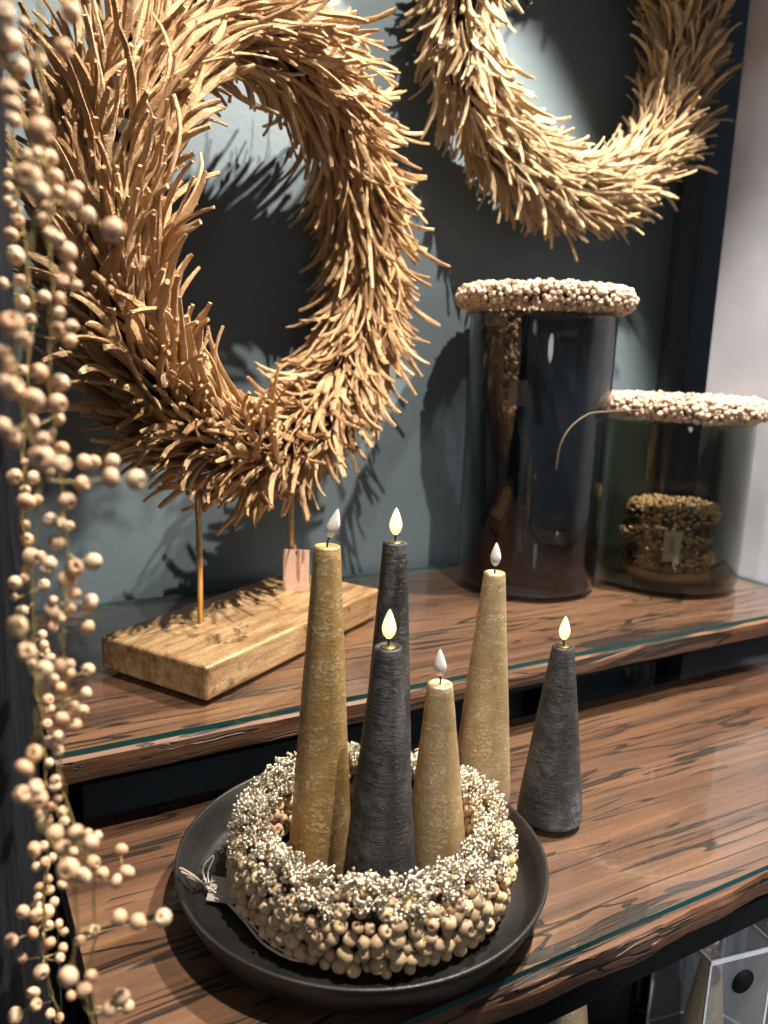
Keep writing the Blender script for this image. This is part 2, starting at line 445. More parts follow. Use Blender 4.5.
# ------------------------------------------------------------------ tray
def lathe_thing(name, prof, m, loc, seg=96):
    mb = MB(); mb.lathe(prof, seg); o = mb.build(name, m); o.location = loc; return o
TX, TY = .2775, .504
pr = [(1e-6, 0), (.126, 0), (.1335, .0015), (.139, .006), (.146, .020), (.1500, .0300), (.1497, .0318), (.1482, .0322), (.1468, .0312), (.1425, .0205), (.1365, .0085), (.132, .0052), (.120, .0040), (1e-6, .0040)]
tray = thing('round_tray', (TX, TY, 0))
tag(tray, 'round matt black tray with raised rim under the bead wreath and candles', 'tray')
mb = MB(); mb.lathe([(r*.98, z) for r, z in pr], 128); mb.build('dish', M['tray'], tray)
TZ = .0042

# ------------------------------------------------------------------ candles
def candle(loc, h, rb, rt, body, lit, label, lean=(0, 0), tilt=0):
    t = thing('cone_candle', loc); tag(t, label, 'candle', 'cone candles with drop shaped flames')
    rnd = random.Random(int(h*9000)); mb = MB(); prof = [(1e-6, 0), (rb*.93, 0), (rb*.985, .0015)]
    n = 26
    for i in range(n+1):
        u = i/n; r = rb + (rt-rb)*(u**1.06)
        prof.append((r*(1 + rnd.uniform(-.008, .008)), .004 + u*(h-.0055)))
    prof += [(rt*.95, h-.0004), (rt*.78, h), (rt*.70, h-.0012), (1e-6, h-.0014)]
    vs0 = len(mb.v); mb.lathe(prof, 40)
    mb.v = [(x*(1+.006*math.sin(40*z+3*math.atan2(y, x))) + lean[0]*z, y + lean[1]*z, z) for x, y, z in mb.v]
    b = mb.build('wax_body', body, t)
    top = Vector((lean[0]*h, lean[1]*h, h-.001))
    w = MB(); w.tube([top, top + Vector((0, 0, .004)), top + Vector((tilt*.003, 0, .0085))], .0009, 6); w.build('wick', M['wick'], t)
    f = MB(); fp = [(1e-6, 0), (.0018, .0008), (.0040, .0036), (.0051, .0074), (.0048, .0106), (.0036, .0147), (.0022, .0185), (.0009, .0213), (1e-6, .0226)]
    f.lathe(fp, 20); f.v = [(x + tilt*z*.28 + .0, y*.72, z) for x, y, z in f.v]
    fl = f.build('flame', M['flame_lit'] if lit else M['flame_off'], t); fl.location = top + Vector((tilt*.002, 0, .0065)); fl.rotation_euler = (0, 0, -.5)
    if lit:
        c = MB(); c.lathe([(.0052, 0), (.0058, .0006), (.0040, .0012), (.0012, .0016), (1e-6, .0016)], 20); c.lathe([(.0052, 0), (.0001, 0)], 20)
        d = c.build('flame_cup', M['dish'], t); d.location = top
    return t
candle((.248, .522, TZ), .276, .0262, .0100, M['candle_gold'], False, 'tallest gold cone candle with white unlit flame, in the bead wreath on the tray', tilt=.9)
candle((.2750, .4720, TZ), .210, .0300, .0102, M['candle_black'], True, 'black cone candle with glowing flame at the front of the bead wreath')
candle((.3355, .4845, TZ), .167, .0262, .0100, M['candle_pale'], False, 'shortest gold cone candle with white flame, in the bead wreath beside the front black candle', tilt=-.2, lean=(-.03, 0))
candle((.3150, .5365, TZ), .270, .0252, .0100, M['candle_black'], True, 'tallest black cone candle with glowing flame, behind the others in the bead wreath')
candle((.4430, .5700, .0005), .227, .0290, .0100, M['candle_pale'], False, 'gold cone candle with white flame standing on the glass just behind the black tray')
candle((.482, .513, .0005), .1685, .0305, .0100, M['candle_black'], True, 'short scuffed black cone candle with glowing flame, alone on the table beside the tray')

# ------------------------------------------------------------------ bead wreath on the tray
def torus_beads(cx, cy, R, r, n, br, rnd, zs=1.0, zmin=None, gap=1.55, phi=(0, 2*PI), tries=40000, taper=0, sq=1.0):
    out = []; cell = {}
    g = br*gap
    for _ in range(tries):
        a = rnd.uniform(0, 2*PI); p = rnd.uniform(*phi)
        rr = r*rnd.uniform(.86, 1.12)
        rad = R + rr*math.cos(p)*sq; z = r*zs + rr*zs*math.sin(p)
        if taper: rad -= taper*(z/(2*r*zs))
        v = Vector((cx + rad*math.cos(a), cy + rad*math.sin(a), z))
        b = br*rnd.uniform(.74, 1.2)
        if zmin is not None and v.z < zmin + b: v.z = zmin + b*1.02
        key = (int(v.x/g), int(v.y/g), int(v.z/g)); ok = True
        for i in (-1, 0, 1):
            for j in (-1, 0, 1):
                for k in (-1, 0, 1):
                    for q in cell.get((key[0]+i, key[1]+j, key[2]+k), ()):
                        if (q - v).length < g: ok = False
        if not ok: continue
        cell.setdefault(key, []).append(v)
        nrm = Vector((math.cos(p)*math.cos(a), math.cos(p)*math.sin(a), math.sin(p)))
        d = (nrm*1.1 + rand_dir(rnd)).normalized()
        out.append((v, b, d, .06*nrm.dot(Vector((-.35, -.75, .5)))))
        if len(out) >= n: break
    return out
def ring_core(R, r, z, zs=1.0, seg=48, sub=10, sq=1.0):
    mb = MB(); mb.lathe([(R + r*sq*math.cos(2*PI*k/sub), z + r*zs*math.sin(2*PI*k/sub)) for k in range(sub)], seg, closed=True); return mb
M['moss'] = plain('brown_base', (.035, .024, .015), .9, 0, 90, .5)
WX, WY = .284, .501
bw = thing('bead_wreath', (WX, WY, TZ)); tag(bw, 'small wreath of cream wooden beads with silver glitter trim, lying on the black tray', 'wreath')
rnd = random.Random(11)
ring_core(.0975, .0200, .030, 1.0, sq=.25).build('wreath_base', M['moss'], bw)
bs = [b for b in torus_beads(0, 0, .0980, .0285, 1100, .0053, rnd, 1.0, .0012, 1.5, (0, 2*PI), 60000, sq=.42) if b[0].z < .052]
bead_family(bs, M['bead'], bw, rnd, 100)
# the glittering seed clumps round the top
def ico():
    bm = bmesh.new(); bmesh.ops.create_icosphere(bm, subdivisions=1, radius=1)
    vs = [v.co.copy() for v in bm.verts]; fs = [tuple(v.index for v in f.verts) for f in bm.faces]; bm.free(); return vs, fs
IV, IF = ico()
gl = MB()
for c in range(300):
    a = c*2.39996; p = rnd.uniform(.0, 1.0)*PI
    rad = .0960 + .0125*math.cos(p); z = .0530 + .0120*math.sin(p) + rnd.uniform(-.004, .003)
    if p < .9: z -= rnd.uniform(0, .010)
    cc = Vector((rad*math.cos(a), rad*math.sin(a), z))
    for k in range(26):
        d = rand_dir(rnd); q = cc + Vector((d.x, d.y, d.z*.85))*rnd.uniform(.002, .0078); b = rnd.uniform(.0010, .0019)
        if math.hypot(q.x, q.y) < .0805: continue
        gl.add([tuple(q + v*b) for v in IV], IF)
gl.build('glitter_trim', M['glitter'], bw, 'stuff')
def rv(pts, o=(WX, WY, TZ)): return [(x-o[0], y-o[1], z-o[2]) for x, y, z in pts]
s1 = [(0.1463,0.5452,0.0214),(0.1596,0.5428,0.0109),(0.1673,0.5267,0.0087),(0.1738,0.4994,0.0082),(0.1786,0.4684,0.0082),(0.1875,0.4489,0.0082),(0.1986,0.4381,0.0082),(0.2116,0.4320,0.0142)]
s2 = [(0.1588,0.5402,0.0129),(0.1682,0.5222,0.0097),(0.1754,0.4953,0.0097),(0.1823,0.4663,0.0092),(0.1906,0.4492,0.0092),(0.1999,0.4376,0.0097),(0.2119,0.4311,0.0172)]
tw = MB(); tw.tube(smooth_path(rv(s1)), .0009, 6); tw.tube(smooth_path(rv(s2)), .0008, 6)
for k in range(7):
    e = Vector(rv([(0.1379,0.5306,0.0361)])[0]) + Vector((rnd.uniform(-.001, .002), rnd.uniform(-.003, .003), rnd.uniform(-.001, .003)))
    tw.tube([rv([s1[1]])[0], tuple((Vector(rv([s1[1]])[0]) + e)/2 + Vector((0, 0, .0012))), tuple(e)], .0007, 5)
tw.build('twine', M['twine'], bw)
th = MB(); th.tube(smooth_path(rv([(0.1598,0.5382,0.0147),(0.1588,0.5451,0.0210),(0.1607,0.5459,0.0269),(0.1669,0.5454,0.0323),(0.1667,0.5448,0.0292),(0.1624,0.5439,0.0206),(0.1613,0.5378,0.0145)])), .0006, 5)
for k in range(4):
    q = Vector(rv([s1[1]])[0]) + Vector((.002*k, -.005*k, .003 - .0012*k)); th.tube([q + rand_dir(rnd)*.003 for _ in range(6)], .0006, 5)
th.build('silver_thread', M['silver_thread'], bw)
tg = MB()
A, B, C_, D = [Vector(p) for p in rv([(0.1691,0.5556,0.0074),(0.1857,0.5337,0.0120),(0.1765,0.5072,0.0120),(0.1561,0.5284,0.0078)])]
up = Vector((0, 0, .0007))
tg.add([tuple(p) for p in (A, B, C_, D)] + [tuple(p+up) for p in (A, B, C_, D)], [(0,3,2,1),(4,5,6,7),(0,1,5,4),(1,2,6,5),(2,3,7,6),(3,0,4,7)], 0, False)
tg.build('price_tag', M['tag_grey'], bw)

# ------------------------------------------------------------------ straw wreaths
def straw_wreath(R, tube, n, flow, seed, wid, ln, squash=1.0, bulge=1.0):
    """strips laid round a ring (x = along, z = up, y = away from the viewer); flow +1 turns with the clock seen from the front"""
    rnd = random.Random(seed); mb = MB()
    for i in range(n):
        th = rnd.uniform(0, 2*PI); ph = rnd.uniform(0, 2*PI)
        rad = Vector((math.cos(th), 0, math.sin(th)))
        tan = Vector((math.sin(th), 0, -math.cos(th)))*flow
        nrm = rad*math.cos(ph) + Vector((0, -1, 0))*math.sin(ph)*squash
        layer = rnd.random()
        r0 = tube*(.25 + .45*layer)
        p = rad*R + nrm*r0
        Ln = ln*rnd.uniform(.6, 1.15); w = wid*rnd.uniform(.6, 1.25); tk = w*rnd.uniform(.40, .65)
        al = rnd.uniform(.02, .38) + .14*layer; curl = rnd.gauss(.45, .6); side_c = rnd.gauss(0, .6)
        if rnd.random() < .13: curl += rnd.choice((-1, 1))*rnd.uniform(.6, 1.3); al += .3
        bn = tan.cross(nrm).normalized()
        d = (tan*math.cos(al) + nrm*math.sin(al) + bn*rnd.gauss(0, .20)).normalized()
        seg = 9; st = Ln/seg; pts = [p.copy()]; dirs = [d.copy()]
        for k in range(seg):
            a = curl/seg*(.2 + 2.4*(k/seg)**2); s = side_c/seg*(.5 + k/seg)
            d = (d + nrm*a + bn*s - rad*(.0 if k < 1 else st*.9/R*rad.dot(rad))*0).normalized()
            # the bundle follows the ring: pull back along the tangent's turn
            q = p + d*st
            pts.append(q.copy()); dirs.append(d.copy()); p = q
        tw0 = rnd.uniform(0, PI); twr = rnd.uniform(-.9, .9)
        vs = []
        for k, (q, dd) in enumerate(zip(pts, dirs)):
            a = dd.cross(nrm)
            if a.length < .05: a = dd.cross(bn)
            a.normalize(); b = dd.cross(a)
            t = tw0 + twr*k/seg; a2 = a*math.cos(t) + b*math.sin(t); b2 = b*math.cos(t) - a*math.sin(t)
            u = k/seg; ww = w*(.75 + .35*math.sin(PI*min(1, u*1.15)))*rnd.uniform(.84, 1.12)*(1 if k < seg else .72)
            tt = tk*rnd.uniform(.8, 1.2)
            for sx, sy in ((-1, -.6), (-.2, -1), (1, -.5), (.8, .7), (-.1, 1), (-.9, .5)):
                vs.append(tuple(q + a2*(sx*ww*.5*rnd.uniform(.86, 1.14)) + b2*(sy*tt*.5*rnd.uniform(.8, 1.2))))
        fs = []
        m = 6
        for k in range(seg):
            for j in range(m):
                j2 = (j+1) % m; fs.append((k*m+j, k*m+j2, (k+1)*m+j2, (k+1)*m+j))
        fs.append((5, 4, 3, 2, 1, 0)); fs.append(tuple(seg*m+j for j in range(m)))
        mb.add(vs, fs, 0, False)
    return mb
def ring_upright(R, r, seg=64, sub=12):
    mb = ring_core(R, r, 0, 1, seg, sub); mb.v = [(x, z, y) for x, y, z in mb.v]; return mb
SR = math.atan2(.509, .862)
sw = thing('standing_straw_wreath', (.3337, .8893, ZU), SR)
tag(sw, 'large golden straw wreath upright on two rods in a gilded wooden block', 'wreath')
CZ = .536 - ZU
f = straw_wreath(.222, .058, 3000, 1, 21, .0071, .100)
f.v = [(x, min(y, (1.083 - .8893 - x*math.sin(SR))/math.cos(SR)), z + CZ) for x, y, z in f.v]
f.build('straw_foliage', M['straw'], sw)
c = ring_upright(.222, .026); c.v = [(x, y, z+CZ) for x, y, z in c.v]; c.build('wreath_base', M['moss'], sw)
bl = MB(); bl.box((-.200, -.096, .0005), (.1275, .053, .0368))
bevel(bl.build('wooden_base', M['gilt'], sw), .004, 3)
for x, ztop in ((-.1095, .22), (.0570, .22)):
    r_ = MB(); r_.tube([(x, -.004, .0366), (x, -.003, .12), (x, 0, ztop)], .0034, 12); r_.build('rod', M['gold_rod'], sw)
# peach tag leaning on the far rod
pt = MB(); pt.box((-.0165, -.0004, 0), (.0165, .0004, .054)); pt.box((-.0008, -.0007, .047), (.0008, -.0004, .054))
pt.mi = [0]*6 + [1]*6
p_ = pt.build('price_tag', [M['tag_pink'], M['ribbon']], sw); p_.location = (.0530, -.0140, .0368); p_.rotation_euler = (-.02, 0, -SR - .53)
cd = MB(); cd.tube([(.0570, -.0075, .100), (.0545, -.011, .094), (.053, -.0142, .0885)], .0005, 5); cd.build('tag_string', M['twine'], p_).matrix_parent_inverse = Matrix.LocRotScale(p_.location, p_.rotation_euler, None).inverted()

hw = thing('hanging_straw_wreath', (.877, 1.005, .90)); tag(hw, 'pale straw wreath hanging on the slate wall above the smoked vases', 'wreath')
f = straw_wreath(.216, .066, 3000, -1, 5, .0066, .078)
f.v = [(x, y if y < .06 else .06 + (y-.06)*.25, z) for x, y, z in f.v]
f.build('straw_foliage', M['straw_pale'], hw)
ring_upright(.216, .030).build('wreath_base', M['moss'], hw)
rb = MB(); rb.tube([(-.09, .03, .16), (-.098, .01, .07), (-.1035, -.004, .028), (-.108, -.006, .014)], [.004, .006, .009, .002], 6)
rb.build('ribbon', M['ribbon'], hw)

# ------------------------------------------------------------------ smoked vases
def vase(loc, R, h, m, label):
    t = thing('glass_vase', loc); tag(t, label, 'vase', 'smoked glass cylinder vases')
    w = .0045
    mb = MB(); mb.lathe([(1e-6, 0), (R*.90, 0), (R*.97, .003), (R, .011), (R, h*.5), (R, h-.003), (R-w*.3, h), (R-w*.8, h), (R-w, h-.003), (R-w, h*.5), (R-w, .022), (R-w-.006, .015), (R*.8, .0125), (1e-6, .012)], 96)
    mb.build('vessel', m, t); return t
vase((.784, .933, ZU+.0005), .1060, .402, M['vase_glass_blue'], 'tall smoked grey glass cylinder vase wearing a bead ring, against the slate wall')
vase((1.012, .863, ZU+.0005), .1115, .254, M['vase_glass'], 'short smoked olive glass cylinder vase wearing a bead ring, by the white wall')

def rim_ring(loc, R, r, n, br, seed, label, zs=.85):
    t = thing('bead_ring', loc); tag(t, label, 'bead ring', 'bead rings on the vase rims')
    rnd = random.Random(seed)
    ring_core(R, r*.72, r*zs, zs).build('ring_base', M['moss'], t)
    bs = torus_beads(0, 0, R, r, n, br, rnd, zs, None, 1.45, (0, 2*PI), 60000)
    bead_family(bs, M['bead_vase'], t, rnd, 100, small=True)
    return t
r1 = rim_ring((.784, .933, ZU+.4095), .1090, .0170, 1000, .0046, 31, 'bead ring of cream wooden seeds resting on the rim of the tall vase')
r2 = rim_ring((1.012, .863, ZU+.2615), .1090, .0165, 1000, .0046, 32, 'bead ring of cream wooden seeds resting on the rim of the short vase')
# twine tail hanging from the short vase's ring
tl = MB(); tl.tube(smooth_path([(-.100, -.040, .012), (-0.2301,-0.0630,0.0104),(-0.2612,-0.0680,0.0055),(-0.2857,-0.0680,-0.0101),(-0.3005,-0.0680,-0.0336),(-0.3023,-0.0660,-0.0656)]), .0011, 6); tl.build('twine', M['dark_twine'], r2)
# brown beads standing in for the wreath's reflection, and a tag, in the vase
rnd = random.Random(8)
st = MB()
for k in range(170):
    u = rnd.random(); a = rnd.uniform(0, 2*PI); rr = .014*math.sqrt(rnd.random())*(1 - .35*u)
    add_bead(st, (-.082 + rr*math.cos(a) + .010*u, -.026 + rr*math.sin(a), -.006 - .150*u), rnd.uniform(.0022, .0036), rand_dir(rnd), rnd, True)
st.build('reflection_beads', M['bead_brown'], r1, 'stuff')
tc = MB(); tc.tube([(-.070, -.052, -.004), (-.080, -.048, -.10)], .0006, 5); tg = MB(); tg.box((-.0125, -.0005, -.036), (.0125, .0005, 0)); o = tg.build('price_tag', M['tag_grey'], r1); o.location = (-.080, -.052, -.10); o.rotation_euler = (0, 0, -.6)
tc.build('tag_string', M['twine'], o).matrix_parent_inverse = Matrix.LocRotScale(o.location, o.rotation_euler, None).inverted()

# three small bead rings stacked inside the short vase
places = ('lowest of the three stacked inside the short vase', 'in the middle of the three stacked inside the short vase', 'topmost of the three stacked inside the short vase')
for k in range(3):
    t = thing('small_bead_ring', (1.000 + (.003, -.004, .002)[k], .850 + (0, .003, -.002)[k], ZU + .027 + k*.0365))
    tag(t, 'small brown seed bead ring, ' + places[k], 'bead ring', 'small bead rings inside the short vase')
    rnd = random.Random(50+k)
    ring_core(.054, .0115, .0145, 1).build('ring_base', M['moss'], t)
    bs = torus_beads(0, 0, .054, .0135, 500, .0036, rnd, 1.0, None, 1.3, (0, 2*PI), 20000)
    mb = MB()
    for b in bs: add_bead(mb, b[0], b[1], b[2], rnd, True)
    mb.build('bead_filling', M['bead_brown'], t, 'stuff')
    if k == 2:
        tg = MB(); tg.box((-.013, -.0005, -.046), (.013, .0005, 0)); tg.box((-.005, -.0009, -.034), (.004, -.0005, -.010))
        tg.mi = [0]*6 + [1]*6
        o = tg.build('price_tag', [M['tag_white'], M['tag_grey']], t); o.location = (-.0585, -.055, -.004); o.rotation_euler = (0, 0, -.55)
        s_ = MB(); s_.tube([(-.036, -.034, .03), (-.050, -.048, .02), (-.0585, -.0555, -.005)], .0006, 5); s_.build('tag_string', M['twine'], o).matrix_parent_inverse = Matrix.LocRotScale(o.location, o.rotation_euler, None).inverted()
        q = MB(); q.box((-.011, -.008, .0285), (.011, .008, .0292)); o = q.build('label', M['label'], t); o.location = (-.012, -.046, .001)
g = MB(); g.lathe([(1e-6, 0), (.066, 0), (.068, .002), (.068, .011), (.066, .0125), (1e-6, .0125)], 48)
o = g.build('cork_coaster', M['bead_brown']); o.location = (1.000, .850, ZU+.0131); tag(o, 'thin brown round disc under the bead rings inside the short vase', 'disc')

# ------------------------------------------------------------------ hanging bead garlands
STEM_N = [(0.0295,0.33,0.5631),(0.0287,0.33,0.5354),(0.0293,0.33,0.5166),(0.0324,0.33,0.5009),(0.0356,0.33,0.4847),(0.036,0.33,0.4642),(0.031,0.33,0.4426),(0.0268,0.33,0.4245),(0.0276,0.33,0.3988),(0.0323,0.33,0.379),(0.0329,0.33,0.3602),(0.0281,0.33,0.3326),(0.0236,0.33,0.3126),(0.0272,0.33,0.2945),(0.0294,0.33,0.2777),(0.0258,0.33,0.2565),(0.0245,0.33,0.2344),(0.0306,0.33,0.2142),(0.0379,0.33,0.1968),(0.0403,0.33,0.1724),(0.0369,0.33,0.1485),(0.0415,0.33,0.1339),(0.0467,0.33,0.1078)]
BEADS_N = [(0.0285,0.3237,0.529,3.4),(0.0303,0.3311,0.5228,4.2),(0.0275,0.3269,0.5223,3.8),(0.0276,0.3325,0.5166,3.2),(0.033,0.333,0.5149,3.9),(0.0282,0.3196,0.5035,3.7),(0.0288,0.3183,0.4992,3.1),(0.052,0.3381,0.539,3.7),(0.0467,0.3242,0.5219,3.5),(0.038,0.3236,0.4932,4.9),(0.0352,0.3419,0.4805,4.9),(0.0371,0.3293,0.4739,4),(0.0495,0.3381,0.4732,3.8),(0.0627,0.3294,0.4634,4.4),(0.0262,0.3333,0.4267,4.5),(0.0289,0.3216,0.421,3.3),(0.0223,0.3332,0.417,3),(0.0248,0.3388,0.4115,3.4),(0.0252,0.3306,0.4032,4.5),(0.0225,0.3358,0.4048,3.4),(0.0325,0.3341,0.3986,4.2),(0.0203,0.3195,0.3897,3.3),(0.0247,0.3362,0.3839,3.8),(0.0342,0.3322,0.376,5),(0.0345,0.3252,0.3841,3),(0.0397,0.3187,0.3753,3.4),(0.0613,0.3388,0.3664,4.1),(0.0694,0.3293,0.3666,4.1),(0.0227,0.3353,0.3081,4.4),(0.0258,0.3391,0.2957,3.7),(0.0319,0.3351,0.2883,3.7),(0.0269,0.3401,0.2496,3.8),(0.022,0.3275,0.2506,3.7),(0.0213,0.3372,0.2336,3.8),(0.0261,0.3287,0.2401,3.3),(0.0272,0.3405,0.228,4.7),(0.0335,0.3391,0.2108,3.9),(0.0394,0.3203,0.2207,3.3),(0.0456,0.3213,0.2136,3.4),(0.0344,0.3232,0.2134,3.3),(0.0384,0.3412,0.1905,4.9),(0.0429,0.3285,0.1942,3.5),(0.0778,0.333,0.1582,4.2),(0.0649,0.3252,0.1662,3.6),(0.0576,0.3302,0.1673,3.6),(0.0349,0.3273,0.1479,4.4),(0.0411,0.3264,0.1395,3.5),(0.0577,0.332,0.1244,4.2),(0.0527,0.332,0.1201,3.7),(0.046,0.3397,0.1337,3.2)]
STEM_M = [(0.0487,0.385,0.5908),(0.0473,0.385,0.5577),(0.0468,0.385,0.5275),(0.047,0.385,0.4963),(0.0473,0.385,0.4639),(0.0469,0.385,0.4345),(0.0452,0.385,0.4129),(0.0456,0.385,0.3819),(0.0473,0.385,0.3591),(0.0488,0.385,0.3308),(0.0477,0.385,0.3019),(0.0452,0.385,0.2824),(0.0449,0.385,0.252),(0.0419,0.385,0.2213),(0.0438,0.385,0.1994),(0.0495,0.385,0.1759),(0.055,0.385,0.1516),(0.055,0.385,0.1225),(0.0516,0.385,0.0939),(0.054,0.385,0.056)]
BEADS_M = [(0.0413,0.3894,0.5492,2.5),(0.0468,0.3953,0.5376,3.4),(0.0444,0.3936,0.5222,2.6),(0.0453,0.3968,0.5175,3),(0.0354,0.3891,0.511,3.3),(0.0385,0.3769,0.4951,2.9),(0.0458,0.3937,0.4997,3.5),(0.0501,0.3962,0.4996,3.5),(0.0516,0.3947,0.4913,3.9),(0.0515,0.3867,0.4839,3),(0.0595,0.3901,0.487,3.5),(0.0621,0.3781,0.475,3.4),(0.0476,0.393,0.4773,3.5),(0.0454,0.3868,0.4721,3),(0.0468,0.3798,0.4658,3),(0.0492,0.3745,0.463,3),(0.0552,0.3935,0.4604,4.5),(0.0554,0.3968,0.4534,3.6),(0.0502,0.3751,0.4465,2.6),(0.0583,0.3922,0.4459,2.7),(0.0497,0.3829,0.4393,3.1),(0.0486,0.3766,0.4331,2.6),(0.0538,0.3801,0.4275,3.1),(0.0499,0.3915,0.4262,3.6),(0.0551,0.3939,0.4216,3.2),(0.0393,0.3741,0.4075,3.9),(0.0493,0.3877,0.4028,4.1),(0.046,0.3741,0.3943,4.4),(0.0486,0.3902,0.3864,2.7),(0.0363,0.3809,0.3855,3.5),(0.0458,0.3941,0.3797,1.8),(0.0501,0.3965,0.3719,3.3),(0.0579,0.3851,0.367,3.7),(0.0642,0.397,0.3652,3.4),(0.0695,0.3804,0.3673,3.7),(0.0552,0.3748,0.3585,3.6),(0.043,0.3874,0.3631,2.7),(0.0484,0.3738,0.3508,4),(0.0415,0.3777,0.3422,3.1),(0.047,0.3828,0.3385,2.8),(0.0507,0.3877,0.3368,2.3),(0.0435,0.3767,0.3321,3.6),(0.0398,0.374,0.3233,3.6),(0.0534,0.3938,0.3146,4.3),(0.0596,0.3805,0.3203,4.2),(0.0499,0.396,0.3085,4.3),(0.053,0.3945,0.3015,2.9),(0.0417,0.3821,0.303,2.3),(0.0412,0.384,0.2971,4.2),(0.0439,0.3855,0.2933,3.3),(0.0502,0.3885,0.2961,2.4),(0.0587,0.3873,0.2984,4.3),(0.0568,0.3864,0.2868,3.6),(0.038,0.3879,0.2919,2.8),(0.0422,0.3956,0.2859,2.9),(0.0447,0.3852,0.2698,3.8),(0.0481,0.3833,0.2705,2.4),(0.0474,0.3903,0.2634,3.9),(0.0402,0.3787,0.266,2.3),(0.0424,0.3802,0.2605,3.3),(0.058,0.3965,0.2608,3.2),(0.0551,0.3855,0.2535,2.9),(0.0499,0.3862,0.247,2.9),(0.0517,0.3733,0.25,2.8),(0.0429,0.383,0.2435,3.8),(0.0496,0.3869,0.2372,3.4),(0.0402,0.3735,0.2391,2.8),(0.0376,0.3878,0.2304,2.9),(0.0435,0.3882,0.2284,2),(0.0401,0.3744,0.2316,2.4),(0.0395,0.3881,0.2097,2.5),(0.0397,0.3842,0.2015,2.4),(0.0373,0.3893,0.195,2.5),(0.0306,0.3815,0.1974,2.4),(0.0343,0.39,0.1878,3.5),(0.0424,0.3907,0.1901,3),(0.0412,0.3735,0.1948,2.4),(0.052,0.3745,0.1847,2.5),(0.0588,0.3892,0.173,2.6),(0.0712,0.3961,0.1571,3.5),(0.0453,0.379,0.1741,2.5),(0.0551,0.384,0.1619,3.8),(0.0598,0.3872,0.1521,3.6),(0.066,0.3807,0.1503,3.6),(0.0713,0.3817,0.1531,3.9),(0.0397,0.3805,0.1566,2.5),(0.0472,0.3819,0.1212,2.8),(0.0548,0.3873,0.1203,3.1),(0.0415,0.3802,0.0923,2.6),(0.0698,0.3821,0.0723,3.5)]
STEM_F = [(0.0429,0.43,0.6077),(0.0403,0.43,0.571),(0.0395,0.43,0.5377),(0.0387,0.43,0.5032),(0.0401,0.43,0.4791),(0.0426,0.43,0.4589),(0.0429,0.43,0.4262),(0.0374,0.43,0.3826),(0.036,0.43,0.3527),(0.0346,0.43,0.322),(0.0373,0.43,0.3007),(0.0369,0.43,0.2683),(0.0371,0.43,0.2405),(0.0386,0.43,0.2174),(0.0393,0.43,0.1881),(0.0378,0.43,0.1402),(0.0343,0.43,0.1038),(0.0341,0.43,0.075),(0.0378,0.43,0.0505),(0.041,0.43,0.0221)]
BEADS_F = [(0.0363,0.4365,0.4979,2.4),(0.0346,0.4186,0.4887,2.3),(0.0353,0.4317,0.485,2.3),(0.0385,0.4356,0.4823,2.9),(0.0387,0.4254,0.4757,2.8),(0.0352,0.4233,0.4688,3.3),(0.0376,0.4373,0.4609,4.8),(0.0381,0.4237,0.4485,2.8),(0.0307,0.4225,0.4465,2.8),(0.0389,0.4284,0.4387,3.8),(0.0496,0.4348,0.4424,3.4),(0.0413,0.4204,0.4307,2.8),(0.0372,0.4257,0.4066,2.9),(0.0365,0.426,0.3618,2),(0.0321,0.438,0.3532,4),(0.04,0.4285,0.3538,3.5),(0.0369,0.4385,0.3462,2.6),(0.0357,0.4221,0.3429,4.4),(0.0411,0.4261,0.3429,3),(0.0357,0.4336,0.329,2.5),(0.0367,0.4392,0.3198,3.6),(0.0373,0.4288,0.3131,4.6),(0.0415,0.4234,0.3146,2.5),(0.0428,0.4209,0.3078,3),(0.0344,0.4307,0.3066,2.6),(0.0289,0.4226,0.302,3.5),(0.0342,0.4374,0.2996,2.6),(0.0437,0.4381,0.2951,3.2),(0.0313,0.4224,0.2871,3),(0.0282,0.4247,0.2942,2),(0.0415,0.4374,0.2679,2.7),(0.0419,0.4334,0.2636,2.6),(0.0426,0.4374,0.2582,2.7),(0.0438,0.4263,0.2586,2.6),(0.0342,0.4211,0.2593,2.6),(0.0417,0.425,0.236,3.2),(0.0437,0.4371,0.2254,2.7),(0.0406,0.4245,0.2229,2.6),(0.0409,0.4263,0.1995,2.7),(0.0435,0.428,0.1839,3.3),(0.0314,0.4281,0.1494,4.4),(0.036,0.4278,0.1506,2.7),(0.0414,0.4401,0.1341,2.8),(0.0315,0.4217,0.143,2.7),(0.0358,0.4181,0.147,2.7),(0.0388,0.4406,0.1212,2.8),(0.0338,0.4391,0.1187,2.8),(0.0391,0.4417,0.1133,2.9),(0.0322,0.4284,0.1201,2.2),(0.0414,0.4408,0.1054,2.9),(0.0324,0.4403,0.1069,2.8),(0.024,0.4233,0.1171,3.8),(0.0313,0.4359,0.1039,3.9),(0.0372,0.4381,0.1023,4),(0.0375,0.4339,0.0967,2.8),(0.0424,0.4305,0.0981,2.5),(0.0443,0.4249,0.0963,2.5),(0.0286,0.4262,0.1004,3.3),(0.0174,0.4235,0.1015,3.8),(0.0363,0.4196,0.0961,3.3),(0.0441,0.4321,0.0807,2.9),(0.0416,0.4249,0.0806,2.8),(0.023,0.4374,0.0781,3.1),(0.031,0.4191,0.0802,4.1),(0.0278,0.4397,0.0514,3.8),(0.0286,0.4346,0.0472,3.4),(0.0178,0.4402,0.0398,4.6),(0.0362,0.4395,0.0338,2.9),(0.0409,0.4396,0.029,3)]

